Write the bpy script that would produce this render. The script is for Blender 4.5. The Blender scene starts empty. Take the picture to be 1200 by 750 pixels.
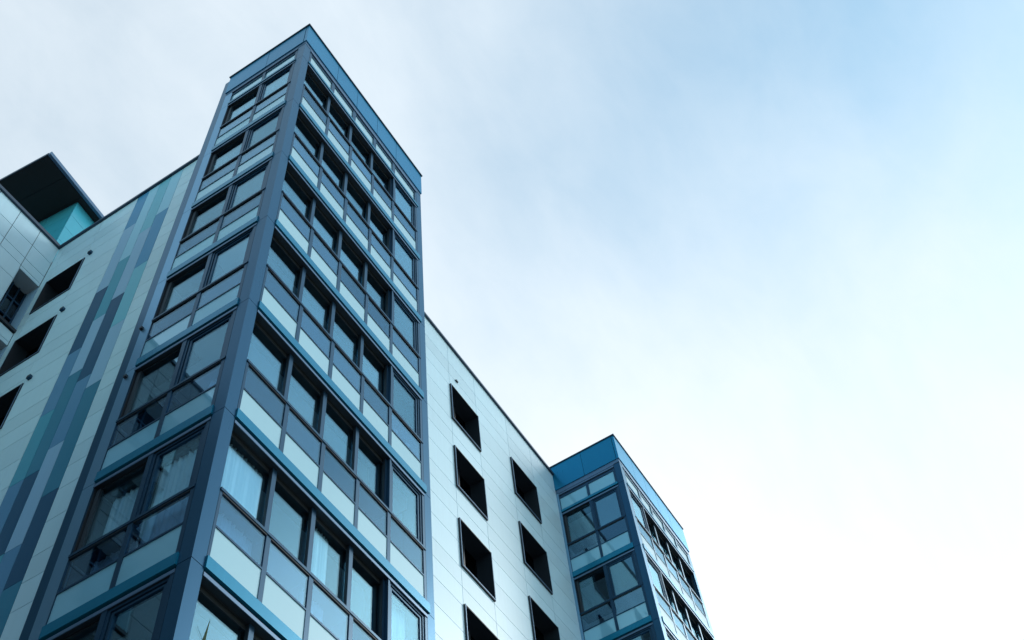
import bpy, bmesh, math, random
from mathutils import Vector, Matrix
random.seed(7)
scene = bpy.context.scene
C = scene.collection

# ------------------------------------------------------------------ camera
cam_d = bpy.data.cameras.new('camera')
cam = bpy.data.objects.new('camera', cam_d)
C.objects.link(cam)
cam_d.sensor_fit = 'HORIZONTAL'
cam_d.sensor_width = 36.0
cam_d.lens = 39.405
cam_d.clip_start = 0.1
cam_d.clip_end = 8000
Mx = Matrix(((0.52278, -0.696928, -0.49091), (-0.848363, -0.481777, -0.219478), (-0.083549, 0.531209, -0.843112)))
cam.matrix_world = Matrix.Translation((-6.536, -7.541, 1.6)) @ Mx.to_4x4()
scene.camera = cam

# ------------------------------------------------------------------ sky + sun
SUN_EL, SUN_AZ = math.radians(31), math.radians(-32)      # azimuth measured from +X
sun_dir = Vector((math.cos(SUN_EL) * math.cos(SUN_AZ), math.cos(SUN_EL) * math.sin(SUN_AZ), math.sin(SUN_EL)))
world = bpy.data.worlds.new("World")
scene.world = world
world.use_nodes = True
W = world.node_tree
W.nodes.clear()
def wn(t, **kw):
    n = W.nodes.new(t)
    for k, v in kw.items(): setattr(n, k, v)
    return n
def wmath(op, a, b=None, clamp=False):
    n = wn('ShaderNodeMath', operation=op); n.use_clamp = clamp
    for i, s in enumerate((a, b)):
        if s is None: continue
        if isinstance(s, (int, float)): n.inputs[i].default_value = s
        else: W.links.new(s, n.inputs[i])
    return n.outputs[0]
out = wn('ShaderNodeOutputWorld'); bg = wn('ShaderNodeBackground')
sky = wn('ShaderNodeTexSky', sky_type='NISHITA')
sky.sun_disc = False
sky.sun_elevation = SUN_EL
sky.sun_rotation = math.pi / 2 - SUN_AZ
sky.air_density = 1.0; sky.dust_density = 0.25; sky.ozone_density = 1.5
tc = wn('ShaderNodeTexCoord')
def lobe(vec, lo, hi):
    v = Vector(vec).normalized()
    n = wn('ShaderNodeVectorMath', operation='DOT_PRODUCT')
    W.links.new(tc.outputs['Generated'], n.inputs[0]); n.inputs[1].default_value = v
    m = wn('ShaderNodeMapRange', interpolation_type='SMOOTHSTEP')
    m.inputs['From Min'].default_value = lo; m.inputs['From Max'].default_value = hi
    W.links.new(n.outputs['Value'], m.inputs['Value'])
    return m.outputs[0]
def cloud_noise(scale, detail, rough, dist, rot):
    mp = wn('ShaderNodeMapping'); mp.inputs['Rotation'].default_value = rot
    mp.inputs['Scale'].default_value = (1.0, 1.7, 1.2)
    W.links.new(tc.outputs['Generated'], mp.inputs['Vector'])
    n = wn('ShaderNodeTexNoise'); n.inputs['Scale'].default_value = scale; n.inputs['Detail'].default_value = detail
    n.inputs['Roughness'].default_value = rough; n.inputs['Distortion'].default_value = dist
    W.links.new(mp.outputs[0], n.inputs['Vector'])
    return n.outputs['Fac']
n1 = cloud_noise(2.6, 7, 0.55, 0.5, (0.3, 0.5, 0.2))
n2 = cloud_noise(9.0, 6, 0.6, 0.3, (0.9, 0.1, 1.0))
veil = wmath('ADD', wmath('MULTIPLY', wmath('SUBTRACT', n1, 0.5), 0.50), wmath('MULTIPLY', wmath('SUBTRACT', n2, 0.5), 0.26))
bank_r = lobe((0.803, 0.031, 0.596), 0.86, 1.0)              # brighter bank of cloud on the right
clear = lobe((0.495, -0.255, 0.831), 0.84, 1.0)              # thinner veil high up on the right
gap_w = lobe((-0.85, 0.05, 0.52), 0.5, 0.95)                 # clearer sky to the west
cl = wmath('SUBTRACT', wmath('ADD', wmath('ADD', veil, 0.67), wmath('MULTIPLY', bank_r, 0.5)),
           wmath('ADD', wmath('MULTIPLY', clear, 0.42), wmath('MULTIPLY', gap_w, 0.70)), clamp=True)
mixc = wn('ShaderNodeMix', data_type='RGBA')
W.links.new(cl, mixc.inputs['Factor'])
skym = wn('ShaderNodeVectorMath', operation='MULTIPLY')
W.links.new(sky.outputs[0], skym.inputs[0]); skym.inputs[1].default_value = (1.70, 2.0, 1.62)
W.links.new(skym.outputs[0], mixc.inputs['A'])
mixc.inputs['B'].default_value = (6.15, 6.6, 6.9, 1)          # thin bright cloud, in the sky texture's own units
glow = wmath('MULTIPLY', lobe(sun_dir, 0.93, 1.0), 1.5)
gl = wn('ShaderNodeMix', data_type='RGBA', blend_type='ADD'); gl.inputs['Factor'].default_value = 1
gcol = wn('ShaderNodeMix', data_type='RGBA', blend_type='MIX'); gcol.clamp_factor = False
W.links.new(glow, gcol.inputs['Factor']); gcol.inputs['A'].default_value = (0, 0, 0, 1); gcol.inputs['B'].default_value = (6, 6, 5.8, 1)
W.links.new(mixc.outputs['Result'], gl.inputs['A']); W.links.new(gcol.outputs['Result'], gl.inputs['B'])
W.links.new(gl.outputs['Result'], bg.inputs['Color'])
bg.inputs['Strength'].default_value = 0.15
W.links.new(bg.outputs[0], out.inputs[0])

sd = bpy.data.lights.new('sun', 'SUN')
sd.energy = 1.3; sd.angle = math.radians(22); sd.color = (1.0, 0.98, 0.95)
so = bpy.data.objects.new('sun', sd); C.objects.link(so)
so.rotation_euler = sun_dir.to_track_quat('Z', 'Y').to_euler()
so.location = (40, -20, 60)

vs = scene.view_settings
vs.view_transform = 'Standard'; vs.look = 'None'; vs.exposure = 0.14; vs.gamma = 1.0; vs.use_curve_mapping = False
scene.cycles.max_bounces = 10
scene.cycles.transparent_max_bounces = 16
scene.cycles.glossy_bounces = 5

# ------------------------------------------------------------------ materials
def principled(name, col, rough=0.5, metal=0.0, spec=0.5, coat=0.0, vary=0.0, noise=0.0, nscale=3.0, bump=0.0, bscale=2.0, streak=0.0, stint=None):
    m = bpy.data.materials.new(name); m.use_nodes = True
    nt = m.node_tree; b = nt.nodes['Principled BSDF']
    b.inputs['Base Color'].default_value = (*col, 1); b.inputs['Roughness'].default_value = rough
    b.inputs['Metallic'].default_value = metal; b.inputs['Specular IOR Level'].default_value = spec
    b.inputs['Coat Weight'].default_value = coat; b.inputs['Coat Roughness'].default_value = 0.08
    if stint: b.inputs['Specular Tint'].default_value = (*stint, 1)
    src = None
    def mulcol(fac_socket, lo, hi):
        nonlocal src
        mr = nt.nodes.new('ShaderNodeMapRange'); mr.inputs['To Min'].default_value = lo; mr.inputs['To Max'].default_value = hi
        nt.links.new(fac_socket, mr.inputs['Value'])
        mx = nt.nodes.new('ShaderNodeVectorMath'); mx.operation = 'SCALE'
        if src is None: mx.inputs[0].default_value = col
        else: nt.links.new(src, mx.inputs[0])
        nt.links.new(mr.outputs[0], mx.inputs['Scale']); src = mx.outputs[0]
    if vary:
        g = nt.nodes.new('ShaderNodeNewGeometry'); mulcol(g.outputs['Random Per Island'], 1 - vary, 1 + vary)
    geo = nt.nodes.new('ShaderNodeNewGeometry')
    if noise:
        n = nt.nodes.new('ShaderNodeTexNoise'); n.inputs['Scale'].default_value = nscale; n.inputs['Detail'].default_value = 6
        nt.links.new(geo.outputs['Position'], n.inputs['Vector']); mulcol(n.outputs['Fac'], 1 - noise, 1 + noise)
    if streak:      # faint rain streaks running down the cladding
        mp = nt.nodes.new('ShaderNodeMapping'); mp.inputs['Scale'].default_value = (5, 5, 0.25)
        nt.links.new(geo.outputs['Position'], mp.inputs['Vector'])
        n = nt.nodes.new('ShaderNodeTexNoise'); n.inputs['Scale'].default_value = 2.0; n.inputs['Detail'].default_value = 5
        nt.links.new(mp.outputs[0], n.inputs['Vector']); mulcol(n.outputs['Fac'], 1 - streak, 1 + streak)
        rr = nt.nodes.new('ShaderNodeMapRange'); rr.inputs['To Min'].default_value = rough * 0.92; rr.inputs['To Max'].default_value = rough * 1.1
        nt.links.new(n.outputs['Fac'], rr.inputs['Value']); nt.links.new(rr.outputs[0], b.inputs['Roughness'])
    if src is not None: nt.links.new(src, b.inputs['Base Color'])
    if bump:
        n = nt.nodes.new('ShaderNodeTexNoise'); n.inputs['Scale'].default_value = bscale; n.inputs['Detail'].default_value = 2
        nt.links.new(geo.outputs['Position'], n.inputs['Vector'])
        bp = nt.nodes.new('ShaderNodeBump'); bp.inputs['Strength'].default_value = bump; bp.inputs['Distance'].default_value = 0.02
        nt.links.new(n.outputs['Fac'], bp.inputs['Height']); nt.links.new(bp.outputs[0], b.inputs['Normal'])
    return m

def glass(name, tint, refl, f0, body=None, bodyfac=0.0, bump=0.025):
    """clear coated pane: see-through with a mirror share that grows towards grazing angles"""
    m = bpy.data.materials.new(name); m.use_nodes = True
    nt = m.node_tree; nt.nodes.clear()
    o = nt.nodes.new('ShaderNodeOutputMaterial')
    lw = nt.nodes.new('ShaderNodeLayerWeight'); lw.inputs['Blend'].default_value = 0.5
    pw = nt.nodes.new('ShaderNodeMath'); pw.operation = 'POWER'; pw.inputs[1].default_value = 5
    nt.links.new(lw.outputs['Facing'], pw.inputs[0])
    ma = nt.nodes.new('ShaderNodeMath'); ma.operation = 'MULTIPLY_ADD'; ma.inputs[1].default_value = 1 - f0; ma.inputs[2].default_value = f0
    nt.links.new(pw.outputs[0], ma.inputs[0])
    oi = nt.nodes.new('ShaderNodeObjectInfo')                 # panes differ a little in coating and seating
    mr = nt.nodes.new('ShaderNodeMapRange'); mr.inputs['To Min'].default_value = 0.72; mr.inputs['To Max'].default_value = 1.28
    nt.links.new(oi.outputs['Random'], mr.inputs['Value'])
    mv = nt.nodes.new('ShaderNodeMath'); mv.operation = 'MULTIPLY'; mv.use_clamp = True
    nt.links.new(ma.outputs[0], mv.inputs[0]); nt.links.new(mr.outputs[0], mv.inputs[1]); ma = mv
    gls = nt.nodes.new('ShaderNodeBsdfGlossy'); gls.inputs['Color'].default_value = (*refl, 1); gls.inputs['Roughness'].default_value = 0.015
    tr = nt.nodes.new('ShaderNodeBsdfTransparent'); tr.inputs['Color'].default_value = (*tint, 1)
    base = tr.outputs[0]
    if body:
        df = nt.nodes.new('ShaderNodeBsdfDiffuse'); df.inputs['Color'].default_value = (*body, 1)
        mb = nt.nodes.new('ShaderNodeMixShader'); mb.inputs[0].default_value = bodyfac
        nt.links.new(tr.outputs[0], mb.inputs[1]); nt.links.new(df.outputs[0], mb.inputs[2]); base = mb.outputs[0]
    mx = nt.nodes.new('ShaderNodeMixShader')
    nt.links.new(ma.outputs[0], mx.inputs[0]); nt.links.new(base, mx.inputs[1]); nt.links.new(gls.outputs[0], mx.inputs[2])
    geo = nt.nodes.new('ShaderNodeNewGeometry')
    n = nt.nodes.new('ShaderNodeTexNoise'); n.inputs['Scale'].default_value = 1.1; n.inputs['Detail'].default_value = 1
    nt.links.new(geo.outputs['Position'], n.inputs['Vector'])
    bp = nt.nodes.new('ShaderNodeBump'); bp.inputs['Strength'].default_value = bump; bp.inputs['Distance'].default_value = 0.03
    nt.links.new(n.outputs['Fac'], bp.inputs['Height']); nt.links.new(bp.outputs[0], gls.inputs['Normal'])
    nt.links.new(mx.outputs[0], o.inputs[0])
    return m

M = {}
M['panel'] = principled('white_cladding', (0.49, 0.695, 0.79), 0.38, spec=0.4, vary=0.06, noise=0.03, nscale=0.7, streak=0.05)
M['slate'] = principled('dark_slate_cladding', (0.10, 0.13, 0.16), 0.45, vary=0.08, noise=0.05)
M['backing'] = principled('dark_joint_backing', (0.10, 0.13, 0.16), 0.8)  # dark backing seen through the open joints
M['frame'] = principled('slate_blue_metal', (0.014, 0.050, 0.098), 0.32, metal=0.45, noise=0.05, nscale=1, stint=(0.65, 0.88, 1.0))
M['dark'] = principled('dark_reveal_metal', (0.009, 0.016, 0.025), 0.5, noise=0.1)
M['header'] = principled('dark_green_header', (0.012, 0.019, 0.02), 0.6)
M['column'] = principled('blue_grey_column_metal', (0.020, 0.082, 0.155), 0.28, metal=0.6, noise=0.05, nscale=0.8, streak=0.02, stint=(0.65, 0.88, 1.0))
M['silver'] = principled('silver_blue_metal', (0.22, 0.39, 0.54), 0.30, metal=0.75, noise=0.04, nscale=0.8, stint=(0.65, 0.88, 1.0))
M['teal'] = principled('teal_band_metal', (0.005, 0.19, 0.32), 0.26, metal=0.35, noise=0.04, nscale=0.8, streak=0.03, stint=(0.65, 0.88, 1.0))
M['fascia'] = principled('teal_blue_fascia', (0.010, 0.205, 0.37), 0.28, metal=0.6, noise=0.04, nscale=0.8, vary=0.04, streak=0.02, stint=(0.65, 0.88, 1.0))
M['coping'] = principled('dark_coping_metal', (0.03, 0.055, 0.09), 0.4, metal=0.3)
M['profile'] = principled('grey_profile_metal', (0.10, 0.17, 0.27), 0.35, metal=0.3, stint=(0.65, 0.88, 1.0))
M['frost'] = principled('back_painted_glass', (0.36, 0.59, 0.68), 0.09, spec=0.6, noise=0.03, nscale=0.9, vary=0.02)
M['glass'] = glass('window_glass', (0.78, 0.90, 0.95), (0.52, 0.86, 1.0), 0.19)
M['guard'] = glass('guard_glass', (0.60, 0.74, 0.86), (0.50, 0.80, 0.96), 0.16)
M['lowglass'] = glass('translucent_lower_glass', (0.80, 0.95, 0.97), (0.75, 0.94, 1.0), 0.15, (0.34, 0.70, 0.88), 0.60)
M['darkglass'] = glass('dark_window_glass', (0.35, 0.42, 0.45), (0.5, 0.65, 0.75), 0.07)
M['ceiling'] = principled('ceiling_plaster', (0.42, 0.46, 0.48), 0.8, noise=0.03)
M['interior'] = principled('interior_wall_paint', (0.22, 0.26, 0.30), 0.8, noise=0.05)
M['void'] = principled('dark_room', (0.012, 0.018, 0.024), 0.9)
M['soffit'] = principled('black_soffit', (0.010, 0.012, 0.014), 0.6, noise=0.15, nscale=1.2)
M['pent'] = principled('turquoise_cladding', (0.05, 0.36, 0.49), 0.25, vary=0.03, noise=0.04, streak=0.04, stint=(0.65, 0.88, 1.0))
M['brick'] = principled('dark_brick', (0.10, 0.075, 0.065), 0.9, noise=0.25, nscale=6)
M['roof'] = principled('grey_roofing', (0.18, 0.19, 0.20), 0.9, noise=0.1)
M['curtain'] = principled('white_curtain_fabric', (0.78, 0.82, 0.84), 0.85, noise=0.04, nscale=6)
M['pelmet'] = principled('dark_blind_fabric', (0.05, 0.06, 0.065), 0.9)
M['leaf'] = principled('leaf_green', (0.05, 0.10, 0.05), 0.45, noise=0.2, nscale=20)
M['pot'] = principled('terracotta_pot', (0.30, 0.14, 0.08), 0.8, noise=0.1)
M['globe'] = principled('white_globe', (0.85, 0.86, 0.86), 0.3)
M['paving'] = principled('paving_slabs', (0.22, 0.22, 0.215), 0.85, noise=0.12, nscale=0.8)
for nm, c in dict(lavender=(0.28, 0.47, 0.65), periwinkle=(0.10, 0.255, 0.43), navy=(0.016, 0.080, 0.165), steel=(0.065, 0.27, 0.47),
                  deepteal=(0.038, 0.20, 0.31), midteal=(0.075, 0.33, 0.45), aqua=(0.17, 0.48, 0.60), ice=(0.32, 0.60, 0.75)).items():
    M[nm] = principled('stripe_' + nm, c, 0.45, spec=0.25, noise=0.03, nscale=0.8, streak=0.03, vary=0.03, stint=(0.5, 0.8, 1.0))

# ------------------------------------------------------------------ mesh helpers
class MB:
    """collects closed solids (with material slots) and links them as one mesh object"""
    def __init__(self, tf=None): self.bm = bmesh.new(); self.mats = []; self.tf = tf or (lambda a, b, c: (a, b, c))
    def slot(self, m):
        if m not in self.mats: self.mats.append(m)
        return self.mats.index(m)
    def solid(self, pts, faces, m):
        vs = [self.bm.verts.new(self.tf(*p)) for p in pts]; s = self.slot(m)
        for f in faces:
            fa = self.bm.faces.new([vs[i] for i in f]); fa.material_index = s
    def box(self, a, b, m):
        (x0, y0, z0), (x1, y1, z1) = a, b
        self.solid([(x0, y0, z0), (x1, y0, z0), (x1, y1, z0), (x0, y1, z0), (x0, y0, z1), (x1, y0, z1), (x1, y1, z1), (x0, y1, z1)],
                   [(0, 3, 2, 1), (4, 5, 6, 7), (0, 1, 5, 4), (1, 2, 6, 5), (2, 3, 7, 6), (3, 0, 4, 7)], m)
    def prism(self, poly, z0, z1, m):
        n = len(poly)
        self.solid([(*p, z0) for p in poly] + [(*p, z1) for p in poly],
                   [tuple(range(n))[::-1], tuple(range(n, 2 * n))] + [(i, (i + 1) % n, n + (i + 1) % n, n + i) for i in range(n)], m)
    def mesh(self, name):
        bmesh.ops.recalc_face_normals(self.bm, faces=self.bm.faces[:])
        me = bpy.data.meshes.new(name); self.bm.to_mesh(me); self.bm.free()
        for m in self.mats: me.materials.append(M[m])
        return me
    def build(self, name, parent=None, loc=(0, 0, 0)): return link(name, self.mesh(name), parent, loc)
def link(name, me, parent=None, loc=(0, 0, 0)):
    o = bpy.data.objects.new(name, me); C.objects.link(o); o.location = loc
    if parent: o.parent = parent
    return o
def copy_part(src, parent, loc):
    """a copied part with copies of its own sub-parts"""
    c = src.copy(); C.objects.link(c); c.parent = parent; c.location = loc
    for ch in list(src.children):
        d = ch.copy(); C.objects.link(d); d.parent = c
    return c
def tag(o, label=None, cat=None, group=None, kind=None):
    for k, v in (('label', label), ('category', cat), ('group', group), ('kind', kind)):
        if v: o[k] = v

# ------------------------------------------------------------------ ground
g = MB(); g.box((-3000, -3000, -0.5), (3000, 3000, 0.0), 'paving')
tag(g.build('ground'), kind='structure')

# ------------------------------------------------------------------ the building
ZB = lambda k: 11.70 + 3.0 * k            # underside of the teal band of storey k
ROOF = 32.11; FASC = 30.85
TW, TD = 5.35, 2.645                      # width and depth of a glazed tower
XB = 17.27                                # second tower's corner
bld = bpy.data.objects.new('apartment_building', None); C.objects.link(bld)
tag(bld, 'tall white panelled apartment building with two blue glazed corner towers and turquoise trim', 'building')

# face frames: (u along the face, d outwards, z) -> offsets in world axes
F_R = lambda u, d, z: (u, -d, z)          # face looking to -Y
F_L = lambda u, d, z: (-d, u, z)          # face looking to -X

R_BAYS = [(0.28, 1.20), (1.29, 2.14), (2.235, 3.085), (3.175, 3.98), (4.07, 5.06)]
L_BAYS = [(0.30, 1.27), (1.36, 2.385)]
def mirror(bays): return [(TW - b, TW - a) for a, b in reversed(bays)]

def window_proto(tf, u0, u1, ul, ur, recess, head, low_mat, z0=0.21, end=0):
    """one storey-high glazed unit between ul and ur (mullion to mullion); opening u0..u1"""
    w = MB(tf)
    b = lambda ua, ub, da, db, za, zb_, m='frame': w.box((ua, db, za), (ub, da, zb_), m)
    deep = recess > 0.1                      # right faces: the inner glazing runs on behind the posts
    o = -0.065 if deep else 0.0              # set back behind the projecting band
    dm = o - 0.055 if deep else -0.11
    # side posts: flush beside the lower panels, set back beside the large pane
    b(ul, u0, 0.0, -0.06, z0, 1.43); b(u1, ur, 0.0, -0.06, z0, 1.43)
    b(ul, u0, o, dm, 1.43, 2.875); b(u1, ur, o, dm, 1.43, 2.875)
    # bottom bar, rail, transom
    b(u0, u1, -0.006, -0.055, z0, 0.24); b(u0, u1, 0.002, -0.055, 0.765, 0.80)
    b(ul, ur, 0.016, -0.08, 1.432, 1.485, 'frame'); b(u0, u1, 0.004, -0.06, 1.405, 1.43, 'dark')
    # lintel profile under the next band: grey lip over a dark shadow gap
    b(ul, ur, 0.012, 0.0, 2.875, 2.935, 'profile'); b(ul, ur, -0.001, o - 0.10, 2.876, 2.935, 'dark'); b(ul, ur, -0.03, -0.10, 2.935, 3.0, 'dark')
    dg = -recess
    if recess > 0.05:
        ha, hb = (ul + 0.002, ur - 0.002) if deep else (u0, u1)
        b(ha, hb, -0.082, -0.46, 1.40, 1.472, 'frame')                          # ledge behind the transom
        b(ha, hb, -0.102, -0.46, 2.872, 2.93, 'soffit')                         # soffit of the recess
        if head: b(ha, hb, dg, dg - 0.06, 2.872 - head, 2.872, 'header')
        t = 0.028
        zt = 2.872 - head
        if not deep:
            b(u0, u0 + t, dg, dg - 0.05, 1.478, zt, 'dark'); b(u1 - t, u1, dg, dg - 0.05, 1.478, zt, 'dark')
            b(u0, u0 + 0.008, -0.02, dg, 1.486, 2.871, 'dark'); b(u1 - 0.008, u1, -0.02, dg, 1.486, 2.871, 'dark')
            b(u1 - 0.10, u1 - t, dg + 0.02, dg - 0.04, 1.48, zt - t, 'dark')
        else:
            b(u1 - 0.006, u1 + 0.001, o - 0.012, o - 0.057, 1.487, 2.871, 'dark')      # dark strip: shade on the post's inner side put into colour
            b(u1 + 0.002, ur - 0.002, o - 0.0552, o - 0.058, 1.487, 2.871, 'dark')
            if end: b(*((ur - 0.02, ur - 0.003) if end > 0 else (ul + 0.003, ul + 0.02)), o - 0.0585, -0.45, 1.473, 2.871, 'dark')
            t = 0.0
        b(ha + t, hb - t, dg, dg - 0.05, zt - 0.028, zt, 'dark'); b(ha + t, hb - t, dg, dg - 0.05, 1.473, 1.506, 'dark')
        pane = (ha + t, hb - t, dg - 0.02, 1.506, zt - 0.028)
    else:
        z1 = 2.872
        for i, (t0, t1, d) in enumerate(((0.0, 0.045, -0.018), (0.06, 0.10, -0.035))):
            b(u0 + t0, u0 + t1, d, -0.10, 1.486, z1 - t0, 'frame'); b(u1 - t1, u1 - t0, d, -0.10, 1.486, z1 - t0, 'frame')
            b(u0 + t1, u1 - t1, d, -0.10, z1 - t1, z1 - t0, 'frame')
        b(u0 + 0.045, u0 + 0.06, -0.06, -0.10, 1.486, z1 - 0.045, 'dark'); b(u1 - 0.06, u1 - 0.045, -0.06, -0.10, 1.486, z1 - 0.045, 'dark')
        b(u0 + 0.06, u1 - 0.06, -0.06, -0.10, z1 - 0.06, z1 - 0.045, 'dark')
        pane = (u0 + 0.10, u1 - 0.10, -0.055, 1.486, z1 - 0.10)
    frame = w.build('window')
    def sub(nm, a, bq, mat):
        s = MB(tf); s.box(a, bq, mat); s.build(nm, frame)
    a0, a1, d, za, zz = pane
    sub('upper_pane', (a0, d - 0.012, za), (a1, d, zz), 'glass')
    sub('guard_pane', (u0, -0.028, 0.80), (u1, -0.016, 1.405), 'guard')
    sub('lower_panel', (u0, -0.028, 0.24), (u1, -0.012, 0.765), low_mat)
    return frame

def clerestory_proto(tf, u0, u1, ul, ur, mat):
    w = MB(tf)
    b = lambda ua, ub, da, db, za, zb_, m='frame': w.box((ua, db, za), (ub, da, zb_), m)
    b(ul, u0, 0.0, -0.12, 0.10, 0.80); b(u1, ur, 0.0, -0.12, 0.10, 0.80)
    b(u0, u1, -0.01, -0.10, 0.10, 0.125); b(u0, u1, -0.01, -0.10, 0.70, 0.80)
    b(ul, ur, -0.04, -0.12, 0.80, 0.85, 'dark'); b(ul, ur, 0.02, -0.12, 0.85, 0.91, 'profile'); b(ul, ur, -0.03, -0.12, 0.91, 0.96, 'dark')
    fr = w.build('window')
    s = MB(tf); s.box((u0, -0.045, 0.125), (u1, -0.03, 0.70), mat); s.build('pane', fr)
    return fr

def tower(ox, kmin, right_bays, flush_bay):
    """one glazed corner tower with its corner at (ox, 0)"""
    mir = ox > 1
    O = lambda z: (ox, 0, z)
    # corner column: one folded metal cover per storey, the open joints between them show as fine lines
    m = MB()
    zs = [kmin_z for kmin_z in [0.0]] + [ZB(k) for k in range(kmin, 7)] + [30.70]
    c = 0.225
    for a, bq in zip(zs[:-1], zs[1:]):
        m.prism([(0, 0), (c, 0), (c, 0.05), (0.05, 0.05), (0.05, c), (0, c)][::-1], a + 0.006, bq - 0.006, 'column')
    m.prism([(0.02, 0.02), (c - 0.01, 0.02), (c - 0.01, c - 0.01), (0.02, c - 0.01)], 0, 30.70, 'dark')
    m.build('corner_column', bld, O(0))
    m = MB()
    for a, bq in zip(zs[:-1], zs[1:]):
        m.box((TW - 0.215, 0, a + 0.006), (TW, 0.10, bq - 0.006), 'column')
    m.box((TW - 0.20, 0.02, 0), (TW - 0.01, 0.12, 30.70), 'dark')
    m.build('edge_column', bld, O(0))
    m = MB()
    for a, bq in zip(zs[:-1], zs[1:]):
        m.box((0, 2.40, a + 0.006), (0.10, TD, bq - 0.006), 'silver')
    m.box((0.02, 2.42, 0), (0.12, TD - 0.01, 30.70), 'dark')
    m.build('edge_column', bld, O(0))
    # windows
    rb = right_bays
    for i, (u0, u1) in enumerate(rb):
        ul = 0.232 if i == 0 else 0.5 * (rb[i - 1][1] + u0); ur = TW - 0.222 if i == len(rb) - 1 else 0.5 * (u1 + rb[i + 1][0])
        flush = i == flush_bay
        p = window_proto(F_R, u0, u1, ul, ur, 0.0 if flush else 0.135, 0.0 if flush else 0.04, 'frost', end=(1 if i + 1 == flush_bay or i == len(rb) - 1 else -1 if i == 0 or i - 1 == flush_bay else 0))
        for k in range(kmin, 6): (copy_part(p, bld, O(ZB(k))) if k > kmin else None)
        p.parent = bld; p.location = O(ZB(kmin))
        q = clerestory_proto(F_R, u0 + 0.02, u1 - 0.01, ul, ur, 'frost'); q.parent = bld; q.location = O(ZB(6))
    for i, (u0, u1) in enumerate(L_BAYS):
        ul = 0.232 if i == 0 else 1.315; ur = 1.315 if i == 0 else 2.398
        p = window_proto(F_L, u0, u1, ul, ur, 0.0 if i == 0 else 0.07, 0.0, 'lowglass')
        for k in range(kmin, 6): (copy_part(p, bld, O(ZB(k))) if k > kmin else None)
        p.parent = bld; p.location = O(ZB(kmin))
        q = clerestory_proto(F_L, u0, u1, ul, ur, 'lowglass'); q.parent = bld; q.location = O(ZB(6))
    # teal bands
    m = MB(F_R); m.box((0.228, -0.10, 0.0), (TW - 0.165, 0.028, 0.205), 'teal'); me_r = m.mesh('teal_band')
    m = MB(F_L); m.box((0.228, -0.10, 0.0), (2.40, 0.028, 0.205), 'teal'); me_l = m.mesh('teal_band')
    m = MB(F_R); m.box((0.228, -0.10, 0.0), (TW - 0.165, 0.028, 0.10), 'teal'); me_rt = m.mesh('teal_band')
    m = MB(F_L); m.box((0.228, -0.10, 0.0), (2.40, 0.028, 0.10), 'teal'); me_lt = m.mesh('teal_band')
    for k in range(kmin, 7):
        link('teal_band', me_rt if k == 6 else me_r, bld, O(ZB(k))); link('teal_band', me_lt if k == 6 else me_l, bld, O(ZB(k)))
    # floors, rear wall, blind side wall
    for k in range(kmin - 1, 6):
        m = MB(); m.box((0.12, 0.46, 2.90), (TW - 0.13, 2.46, 3.22), 'ceiling')
        m.build('floor_slab', bld, O(ZB(k)))
    m = MB(); m.box((0.12, 2.47, 0), (TW - 0.13, 2.62, 31.9), 'interior'); m.build('rear_wall', bld, O(0))
    m = MB(); m.box((TW - 0.12, 0.13, 0), (TW - 0.003, 2.47, 30.9), 'column'); m.build('side_wall', bld, O(0))
    # roof fascia: separate folded sheets with open joints, a drip profile below, a dark capping on top
    m = MB()
    P = 0.03
    js = [-P] + ([1.32, 2.22, 3.17, 4.09] if not mir else [1.26, 2.18, 3.13, 4.03]) + [TW + P]
    for a, bq in zip(js[:-1], js[1:]):
        m.box((a + 0.006, -P, FASC), (bq - 0.006, 0.06, ROOF - 0.05), 'fascia')
    js = [0.07, 1.31, TD + P]
    for a, bq in zip(js[:-1], js[1:]):
        m.box((-P, a + 0.006, FASC), (0.06, bq - 0.006, ROOF - 0.05), 'fascia')
    m.box((0.0, 0.0, 30.66), (TW, TD, FASC + 0.05), 'profile')
    m.box((0.08, 0.08, FASC + 0.06), (TW, TD, ROOF - 0.08), 'backing')
    f = m.build('roof_fascia', bld, O(0))
    m = MB(); m.box((-P - 0.03, -P - 0.03, ROOF - 0.045), (TW + P + 0.03, TD + P + 0.03, ROOF), 'coping'); m.build('capping', f)
    # the storeys below the ones the photograph shows
    zt = ZB(kmin) - 0.003
    m = MB()
    for tf, u1, bays in ((F_R, TW - 0.222, rb), (F_L, 2.398, L_BAYS)):
        m.tf = tf
        k = kmin - 1
        while ZB(k) > -0.5:
            z = ZB(k)
            m.box((0.232, -0.10, z), (u1, 0.02, z + 0.2), 'teal'); m.box((0.232, -0.12, z + 0.2), (u1, -0.04, z + 2.99 if k < kmin - 1 else z + 2.9), 'frame')
            for (a, bq) in bays:
                m.box((a, -0.10, z + 0.25), (bq, -0.02, z + 0.75), 'frost'); m.box((a, -0.10, z + 0.80), (bq, -0.03, z + 1.4), 'darkglass'); m.box((a, -0.10, z + 1.5), (bq, -0.03, z + 2.8), 'darkglass')
            k -= 1
    m.box((0.232, -0.13, 0), (u1, -0.125, 2.7), 'dark')
    m.build('lower_glazing', bld, O(0))

tower(0.0, -1, R_BAYS, 4)
tower(XB, 3, mirror(R_BAYS), 0)

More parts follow.
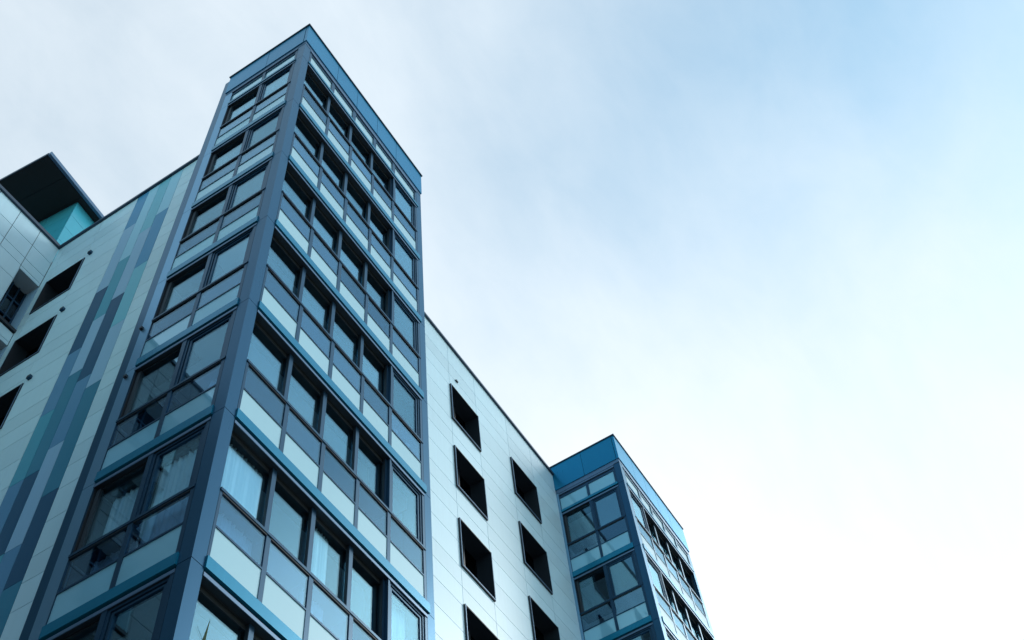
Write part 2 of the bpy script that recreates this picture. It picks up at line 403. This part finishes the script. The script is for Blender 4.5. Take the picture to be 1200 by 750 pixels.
# ------------------------------------------------------------------ white panelled walls
def panel_wall(name, tf, us, zs, holes, gap=0.014, skip=(), depth=0.20, mat=lambda u, z: 'panel'):
    """rain-screen cladding: separate panels with open joints in front of a dark backing; holes = (u0,u1,z0,z1)"""
    w = MB(tf)
    U = sorted(set(us) | {h[0] for h in holes} | {h[1] for h in holes}); Z = sorted(set(zs) | {h[2] for h in holes} | {h[3] for h in holes})
    inh = lambda u, z: any(h[0] < u < h[1] and h[2] < z < h[3] for h in holes)
    # merge cells back into the panels of the real joint pattern unless a hole cuts them
    usr, zsr = sorted(us), sorted(zs)
    g = gap / 2
    for ua, ub in zip(usr[:-1], usr[1:]):
        for za, zb_ in zip(zsr[:-1], zsr[1:]):
            if any(s[0] < (ua + ub) / 2 < s[1] for s in skip): continue
            hs = [h for h in holes if h[0] < ub - 1e-4 and h[1] > ua + 1e-4 and h[2] < zb_ - 1e-4 and h[3] > za + 1e-4]
            if not hs: w.box((ua + g, -0.022, za + g), (ub - g, 0, zb_ - g), mat((ua + ub) / 2, za)); continue
            cu = sorted({ua, ub} | {min(max(x, ua), ub) for h in hs for x in h[:2]}); cz = sorted({za, zb_} | {min(max(x, za), zb_) for h in hs for x in h[2:]})
            for a, bq in zip(cu[:-1], cu[1:]):
                for c, d in zip(cz[:-1], cz[1:]):
                    if bq - a > 0.03 and d - c > 0.03 and not inh((a + bq) / 2, (c + d) / 2):
                        w.box((a + (g if a == ua else 0), -0.022, c + (g if c == za else 0)), (bq - (g if bq == ub else 0), 0, d - (g if d == zb_ else 0)), mat((ua + ub) / 2, za))
    for a, bq in zip(U[:-1], U[1:]):
        z0 = None
        for c, d in list(zip(Z[:-1], Z[1:])) + [(None, None)]:
            solid = c is not None and not inh((a + bq) / 2, (c + d) / 2)
            if solid: z0 = c if z0 is None else z0; z1 = d
            elif z0 is not None: w.box((a, -depth, z0), (bq, -0.022, z1), 'backing'); z0 = None
    return w

def courses(base, pattern, top, edge=0.25):
    z, out_ = base, [0.0]
    while z > 3.0: z -= 3.0
    while z < top:
        for p in pattern:
            if edge < z + p < top - edge: out_.append(round(z + p, 4))
        z += 3.0
    return sorted(out_) + [top]

XW, YW, YG = 1.31, 2.485, 10.145
RL, RR = 31.86, 31.65

def wall_window(tf, u0, u1, z0, z1, depth=0.46, sill=0.05, p=0.05):
    """deep dark window reveal with a slim projecting metal surround"""
    w = MB(tf)
    t = 0.032
    b = lambda ua, ub, da, db, za, zb_, m: w.box((ua, db, za), (ub, da, zb_), m)
    b(u0, u0 + t, p, -depth, z0, z1, 'dark'); b(u1 - t, u1, p, -depth, z0, z1, 'dark')
    b(u0 + t, u1 - t, p, -depth, z1 - t, z1, 'dark'); b(u0 + t, u1 - t, p, -depth, z0, z0 + sill, 'dark')
    # lighter front flange
    b(u0 + 0.006, u0 + t - 0.004, p + 0.008, p, z0 + sill, z1 - 0.006, 'profile'); b(u0 + 0.006, u1 - 0.006, p + 0.008, p, z0 + 0.018, z0 + sill - 0.004, 'profile')
    b(u1 - t + 0.004, u1 - 0.006, p + 0.008, p, z0 + sill, z1 - 0.006, 'frame')
    um = 0.5 * (u0 + u1)
    b(um - 0.03, um + 0.03, -depth + 0.12, -depth, z0 + sill, z1 - t, 'dark')
    b(u0 + t, u1 - t, -depth - 0.25, -depth - 0.27, z0 + sill, z1 - t, 'void')
    w.box((u0 + t, -depth - 0.25, z0 + sill), (u0 + t + .01, -depth, z1 - t), 'void')
    f = w.build('window')
    s = MB(tf); s.box((u0 + t, -depth + 0.03, z0 + sill), (um - 0.03, -depth + 0.045, z1 - t), 'darkglass')
    s.box((um + 0.03, -depth + 0.03, z0 + sill), (u1 - t, -depth + 0.045, z1 - t), 'darkglass'); s.build('pane', f)
    return f

# right wall between the towers (looks to -Y)
rh = [(10.55, 12.10, ZB(k) + 1.02, ZB(k) + 2.76) for k in range(2, 6)] + [(14.06, 15.63, ZB(k) + 1.02, ZB(k) + 2.76) for k in range(2, 6)]
w = panel_wall('wall', F_R, [TW, 7.10, 8.85, 10.55, 12.10, 14.06, 15.63, XB], courses(15.66, (0, 0.885, 1.73, 2.38), RR), rh)
rw = w.build('panel_wall', bld, (0, YW, 0))
m = MB(F_R); m.box((TW - 0.1, -0.5, RR + 0.002), (XB, 0.07, RR + 0.09), 'coping'); m.build('coping', rw, (0, 0, 0))
for (a, c, z0, z1) in rh:
    f = wall_window(F_R, a, c, z0, z1); f.parent = bld; f.location = (0, YW, 0)
m = MB(F_R); m.box((10.90, 0.0, 30.03), (11.02, 0.05, 30.07), 'dark'); m.build('vent_outlet', bld, (0, YW, 0))

# left wall (looks to -X) with the four coloured stripe columns
lh = [(8.44, 9.85, ZB(k) + 1.22, ZB(k) + 2.93) for k in range(1, 6)]
SU = [5.43, 5.875, 6.295, 6.69, 7.11]
w = panel_wall('wall', F_L, [TD, 4.0] + SU + [8.44, 9.85, YG], courses(16.10, (0, 0.87, 1.74, 2.39), RL), lh, skip=((5.43, 7.11),))
lw = w.build('panel_wall', bld, (XW, 0, 0))
m = MB(F_L); m.box((TD, -0.5, RL + 0.002), (YG - 0.07, 0.07, RL + 0.10), 'coping'); m.build('coping', lw)
stripes = [
    (0, [('ice', 29.37), ('steel', 26.45), ('aqua', 23.72), ('lavender', 21.35), ('deepteal', 17.92), ('navy', 15.6), ('deepteal', 12.4), ('lavender', 8.9), ('navy', 5.2), ('aqua', 0)]),
    (1, [('aqua', 28.76), ('lavender', 25.33), ('navy', 21.92), ('periwinkle', 19.63), ('lavender', 16.73), ('periwinkle', 13.5), ('aqua', 10.1), ('navy', 6.4), ('lavender', 0)]),
    (2, [('ice', 27.6), ('midteal', 24.75), ('lavender', 22.46), ('deepteal', 19.03), ('navy', 16.74), ('midteal', 13.2), ('lavender', 9.8), ('deepteal', 5.6), ('ice', 0)]),
    (3, [('steel', 29.82), ('lavender', 26.42), ('navy', 23.64), ('periwinkle', 21.30), ('midteal', 19.03), ('periwinkle', 15.9), ('lavender', 12.2), ('navy', 8.1), ('aqua', 0)])]
for i, seq in stripes:
    m = MB(F_L); top = RL
    for col, z in seq:
        m.box((SU[i] + 0.006, -0.022, z + 0.006), (SU[i + 1] - 0.006, 0.0, top - 0.006), col); top = z
    m.build('colour_stripe', lw)
for (a, c, z0, z1) in lh:
    f = wall_window(F_L, a, c, z0, z1, p=0.02, sill=0.04); f.parent = bld; f.location = (XW, 0, 0)
for k in range(1, 6):
    m = MB(F_L); z = ZB(k) + 2.97
    m.box((8.19, 0.0, z - 0.05), (8.30, 0.08, z + 0.05), 'frame'); m.box((8.20, 0.08, z - 0.04), (8.29, 0.084, z + 0.04), 'dark')
    m.build('vent_outlet', bld, (XW, 0, 0))
for z, y in ((19.06, 2.60), (17.52, 2.56)):
    m = MB(); m.box((-0.05, y - 0.03, z - 0.03), (0.0, y + 0.03, z + 0.03), 'dark'); m.build('bracket', bld)

# rear wing (looks to -Y) with narrow loggias
LX = [(0.56, 1.308), (-3.30, -1.78), (-7.20, -5.64), (-11.10, -9.54)]
gh = [(a, c, ZB(k) + 0.56, ZB(k) + 2.98) for a, c in LX for k in range(-2, 6)]
us = [1.308 - 0.0]
u = 0.56
while u > -14: us.append(round(u, 3)); u -= 0.78
us.append(-14.4)
w = panel_wall('wall', F_R, us, courses(15.98, (0, 1.10, 1.85, 2.25), RL), gh, gap=0.02, mat=lambda u, z: 'slate' if u < -1.7 else 'panel')
gw = w.build('panel_wall', bld, (0, YG, 0))
m = MB(F_R); m.box((-14.5, -0.5, RL + 0.002), (XW, 0.07, RL + 0.13), 'coping'); m.build('coping', gw)
D = 0.45
for (a, c, z0, z1) in gh:
    m = MB(F_R)
    b = lambda ua, ub, da, db, za, zb_, mm: m.box((ua, db, za), (ub, da, zb_), mm)
    b(a, a + 0.02, -0.022, -D, z0, z1, 'panel'); b(a, c, -0.03, -D - 0.4, z1 - 0.002, z1 + 0.1, 'ceiling'); b(a, c, -0.022, -D, z0 - 0.1, z0, 'ceiling')
    b(c - 0.002, c + 0.03, -0.022, -D, z0, z1, 'lavender')
    b(a + 0.02, c - 0.002, 0.06, -0.06, z0 + 0.002, z0 + 0.10, 'dark')
    n = 3
    for i in range(n + 1):
        u = a + 0.02 + (c - a - 0.05) * i / n; b(u - 0.02, u + 0.02, -D, -D - 0.08, z0, z1 - 0.002, 'frame')
    for zz in (0.55, 1.0, 1.75): b(a, c, -D + 0.004, -D - 0.07, z0 + zz, z0 + zz + 0.05, 'frame')
    b(a, c, -D - 0.30, -D - 0.34, z0, z1, 'interior')
    o = m.build('loggia', bld, (0, YG, 0))
    m = MB(F_R); m.box((a, -D - 0.05, z0), (c, -D - 0.04, z1), 'darkglass'); m.build('pane', o)

# penthouse on the wing roof: turquoise walls under a broad dark canopy, turned a few degrees
pr = bpy.data.objects.new('penthouse', None)
m = MB()
ang = math.radians(5.0)
def rot(px, py, ox, oy): return (ox + px * math.cos(ang) - py * math.sin(ang), oy + px * math.sin(ang) + py * math.cos(ang))
ZC = 35.4
wx, wy = 1.26, 10.50
zz = [31.2, 32.1, 32.9, 33.7, 34.5, ZC - 0.02]
seg = [0, 1.15, 2.3, 3.45, 4.6, 5.75]
# panelled front and side as separate sheets with joints
for a, c in zip(seg[:-1], seg[1:]):
    for z0, z1 in zip(zz[:-1], zz[1:]):
        q = [rot(a + .008, 0, wx, wy), rot(c - .008, 0, wx, wy), rot(c - .008, .03, wx, wy), rot(a + .008, .03, wx, wy)]
        m.prism(q, z0 + .006, z1 - .006, 'pent')
        q = [rot(0, a + .04, wx, wy), rot(.03, a + .04, wx, wy), rot(.03, c + .024, wx, wy), rot(0, c + .024, wx, wy)]
        m.prism(q, z0 + .006, z1 - .006, 'pent')
m.prism([rot(.02, .02, wx, wy), rot(5.7, .02, wx, wy), rot(5.7, 5.7, wx, wy), rot(.02, 5.7, wx, wy)], 31.2, ZC - 0.02, 'backing')
ph = m.build('penthouse_wall', bld)
m = MB(); cx, cy = -0.44, 10.02
m.prism([rot(0, 0.10, cx, cy), rot(8.3, 0.10, cx, cy), rot(8.3, 8.0, cx, cy), rot(0, 8.0, cx, cy)], ZC + .002, ZC + 0.10, 'soffit')
for i in range(10):
    for j in range(4):
        a, c, e, f_ = 0.03 + 0.82 * i, 0.03 + 0.82 * i + 0.80, 0.13 + 1.95 * j, 0.13 + 1.95 * j + 1.93
        m.prism([rot(a, e, cx, cy), rot(c, e, cx, cy), rot(c, f_, cx, cy), rot(a, f_, cx, cy)], ZC - 0.012, ZC + .001, 'soffit')
m.prism([rot(0.2, 0.3, cx, cy), rot(8.2, 0.3, cx, cy), rot(8.2, 7.9, cx, cy), rot(0.2, 7.9, cx, cy)], ZC + 0.102, ZC + 0.16, 'roof')
cp = m.build('canopy', bld)
m = MB(); m.prism([rot(-0.01, 0, cx, cy), rot(8.3, 0, cx, cy), rot(8.3, 0.10, cx, cy), rot(-0.01, 0.10, cx, cy)], ZC - 0.03, ZC + 0.15, 'profile')
m.prism([rot(-0.03, 0.102, cx, cy), rot(0, 0.102, cx, cy), rot(0, 8.0, cx, cy), rot(-0.03, 8.0, cx, cy)], ZC, ZC + 0.12, 'coping')
m.build('gutter', cp)
# roof decks and hidden core so that the block is solid from any side
m = MB(); m.box((XW + 0.21, TD + 0.01, 31.3), (XB + 5.0, 19.5, 31.45), 'roof'); m.box((-14.3, YG + 0.21, 31.3), (XW + 0.205, 19.5, 31.45), 'roof'); m.build('roof_deck', bld)
m = MB(); m.box((XW + 1.2, YW + 1.2, 0), (XB + 4.9, 19.4, 31.29), 'void'); m.box((-14.2, YG + 1.2, 0), (XW + 1.19, 19.4, 31.29), 'void'); m.build('core', bld)
m = MB(); m.box((0.0, TD + .003, 0), (XW + 0.2, TD + 0.2, 31.9), 'column'); m.build('return_wall', bld)
m = MB(); m.box((-14.45, YG, 0), (-14.402, 19.5, 31.9), 'panel'); m.build('return_wall', bld)
m = MB(); m.box((XB + TW - .2, TD + .2, 0), (XB + TW, 19.5, 31.6), 'panel'); m.build('return_wall', bld)

# ------------------------------------------------------------------ added unseen block to the west: cuts low sky light, darkens reflections
nb = bpy.data.objects.new('added_brick_block', None); C.objects.link(nb); nb.location = (-27, 8, 0)
tag(nb, 'added unseen dark brick block that shades the left faces of the white building', 'building')
FN = lambda u, d, z: (d, u, z)            # its face looks to +X
nh = [(-20 + 4.2 * i, -20 + 4.2 * i + 1.7, 1.0 + 3.1 * j, 2.9 + 3.1 * j) for i in range(13) for j in range(6)]
m = MB(FN)
cu = sorted({-22.0, 36.0} | {x for h in nh for x in h[:2]}); cz = sorted({0.0, 21.0} | {x for h in nh for x in h[2:]})
for a, c in zip(cu[:-1], cu[1:]):
    if any(abs(h[0] - a) < 1e-6 for h in nh):
        zz = [0.0] + sorted({x for h in nh for x in h[2:]}) + [21.0]
        for z0, z1 in zip(zz[::2], zz[1::2]): m.box((a, -0.3, z0), (c, 0, z1), 'brick')
    else: m.box((a, -0.3, 0), (c, 0, 21.0), 'brick')
m.box((-22, -14, 0), (36, -0.75, 20.6), 'void')
w_ = m.build('wall', nb)
m = MB(FN); m.box((-22.2, -14.2, 21.002), (36.2, 0.25, 21.35), 'coping'); m.build('roof', nb)
wp = None
m = MB(FN); m.box((0, -0.25, 0), (1.7, -0.20, 0.07), 'profile'); m.box((0, -0.25, 1.83), (1.7, -0.20, 1.9), 'profile'); m.box((0, -0.25, 0.07), (0.07, -0.20, 1.83), 'profile'); m.box((1.63, -0.25, 0.07), (1.7, -0.20, 1.83), 'profile'); m.box((0.07, -0.24, 0.07), (1.63, -0.22, 1.83), 'darkglass')
wm = m.mesh('window')
for h in nh[:96]: link('window', wm, nb, (0, h[0], h[2]))

# ------------------------------------------------------------------ things behind the glass
def curtain(name, label, tf, u0, u1, d, z0, z1, loc, folds, amp=0.045, group=None, pelmet=0.0):
    """a hanging pleated cloth with real thickness"""
    m = MB(tf); n = folds * 8; th = 0.006
    ph = [random.uniform(-0.5, 0.5) for _ in range(folds + 2)]
    def off(i, lev):
        t = i / 8.0; j = int(t); return amp * (0.55 + 0.45 * math.cos(j * 2.3 + ph[j])) * math.sin(2 * math.pi * t + 0.6 * math.sin(ph[j] + lev)) * (0.55 + 0.45 * lev)
    L = 6
    s = m.slot('curtain'); grid = []
    for side in (0, 1):
        rows = []
        for l in range(L + 1):
            z = z1 + (z0 - z1) * l / L
            rows.append([m.bm.verts.new(tf(u0 + (u1 - u0) * i / n, d + off(i, l / L) - side * th, z)) for i in range(n + 1)])
        grid.append(rows)
    fc = []
    for side in (0, 1):
        for l in range(L):
            for i in range(n): fc.append((grid[side][l][i], grid[side][l][i + 1], grid[side][l + 1][i + 1], grid[side][l + 1][i]))
    for l in range(L):
        for e in (0, n): fc.append((grid[0][l][e], grid[0][l + 1][e], grid[1][l + 1][e], grid[1][l][e]))
    for i in range(n):
        for l in (0, L): fc.append((grid[0][l][i], grid[0][l][i + 1], grid[1][l][i + 1], grid[1][l][i]))
    for f in fc:
        fa = m.bm.faces.new(f); fa.material_index = s; fa.smooth = True
    o = m.build(name, None, loc)
    tag(o, label, 'curtain', group)
    if pelmet:
        p = MB(tf); p.box((u0, d - 0.03, z1 - pelmet), (u1, d + amp + 0.03, z1 + 0.02), 'pelmet'); p.build('pelmet', o)
    return o
k = 0
curtain('curtain', 'white pleated curtain across the large right face window beside the front tower corner column', F_R, 0.30, 1.19, -0.24, 0.30, 2.80, (0, 0, ZB(0)), 11)
curtain('curtain', 'white pleated curtain filling half of the large third window from the corner column', F_R, 2.26, 2.78, -0.24, 0.30, 2.80, (0, 0, ZB(0)), 8)
curtain('curtain', 'faint white curtain in the end window at the lower right corner of front tower', F_R, 4.35, 4.80, -0.22, 0.30, 2.80, (0, 0, ZB(0)), 6)
curtain('curtain', 'bluish white curtain under dark pelmet on front tower left face, next to corner column', F_L, 0.42, 1.26, -0.20, 0.95, 2.80, (0, 0, ZB(0)), 9, pelmet=0.10)
curtain('curtain', 'bluish white curtain under dark pelmet on front tower left face, nearest the white wall', F_L, 1.38, 2.20, -0.26, 0.95, 2.80, (0, 0, ZB(0)), 9, pelmet=0.10)
nth = {5: 'top', 4: 'second', 3: 'third', 2: 'fourth', 1: 'fifth'}
for k in range(1, 6):
    curtain('curtain', 'white curtain end behind lower glass, front tower left face, %s storey from the roof' % nth[k], F_L, 0.36, 0.70, -0.20, 0.25, 1.36, (0, 0, ZB(k)), 4, group='narrow curtains behind the lower glass')


# pot plant on the balcony floor behind the lowest corner window
pp = bpy.data.objects.new('potted_plant', None); C.objects.link(pp); pp.location = (0.72, 0.42, ZB(-1) + 0.235)
tag(pp, 'leafy green pot plant behind the lowest large window beside the front tower corner column', 'plant')
m = MB(); n = 14
for r0, r1, z0, z1 in ((0.13, 0.17, 0.0, 0.30), (0.19, 0.19, 0.30, 0.36)):
    pts = [(r0 * math.cos(2 * math.pi * i / n), r0 * math.sin(2 * math.pi * i / n), z0) for i in range(n)] + [(r1 * math.cos(2 * math.pi * i / n), r1 * math.sin(2 * math.pi * i / n), z1) for i in range(n)]
    m.solid(pts, [tuple(range(n))[::-1], tuple(range(n, 2 * n))] + [(i, (i + 1) % n, n + (i + 1) % n, n + i) for i in range(n)], 'pot')
m.build('pot', pp)
m = MB()
for i in range(16):
    a = 2.4 * i; tilt = 0.16 + 0.5 * random.random(); L = 1.5 + 0.75 * random.random(); w0 = 0.05
    prev = None; secs = []
    for j in range(6):
        t = j / 5; rr = 0.04 + 0.5 * tilt * t * t * L * 0.55; h = 0.34 + L * t * (1 - 0.16 * t)
        wd = w0 * (1 - t) ** 0.6 * (0.5 + t) + 0.002
        cx_, cy_ = rr * math.cos(a), rr * math.sin(a)
        secs.append([(cx_ - wd * math.sin(a), cy_ + wd * math.cos(a), h), (cx_ + 0.006 * math.cos(a), cy_ + 0.006 * math.sin(a), h + 0.006), (cx_ + wd * math.sin(a), cy_ - wd * math.cos(a), h), (cx_ - 0.006 * math.cos(a), cy_ - 0.006 * math.sin(a), h - 0.006)])
    pts = [p for q in secs for p in q]
    fs = [(3, 2, 1, 0), tuple(20 + k_ for k_ in range(4))] + [(4 * j + k_, 4 * j + (k_ + 1) % 4, 4 * j + 4 + (k_ + 1) % 4, 4 * j + 4 + k_) for j in range(5) for k_ in range(4)]
    m.solid(pts, fs, 'leaf')
m.build('leaves', pp)

# two little round lamps hanging inside the end bay
for (x, z, lab) in ((4.36, 18.80, 'small white globe lamp behind the end window of front tower right face, the left one'), (4.76, 18.79, 'small white globe lamp behind the end window of front tower right face, the right one')):
    lp = bpy.data.objects.new('globe_lamp', None); C.objects.link(lp); lp.location = (x, 0.13, z)
    tag(lp, lab, 'lamp', 'globe lamps in the end window')
    bm = bmesh.new(); bmesh.ops.create_uvsphere(bm, u_segments=16, v_segments=10, radius=0.055)
    for f in bm.faces: f.smooth = True
    me = bpy.data.meshes.new('shade'); bm.to_mesh(me); bm.free(); me.materials.append(M['globe']); link('shade', me, lp)
    m = MB(); m.box((-0.006, -0.006, 0.05), (0.006, 0.006, ZB(2) + 1.40 - z), 'dark'); m.build('cord', lp)
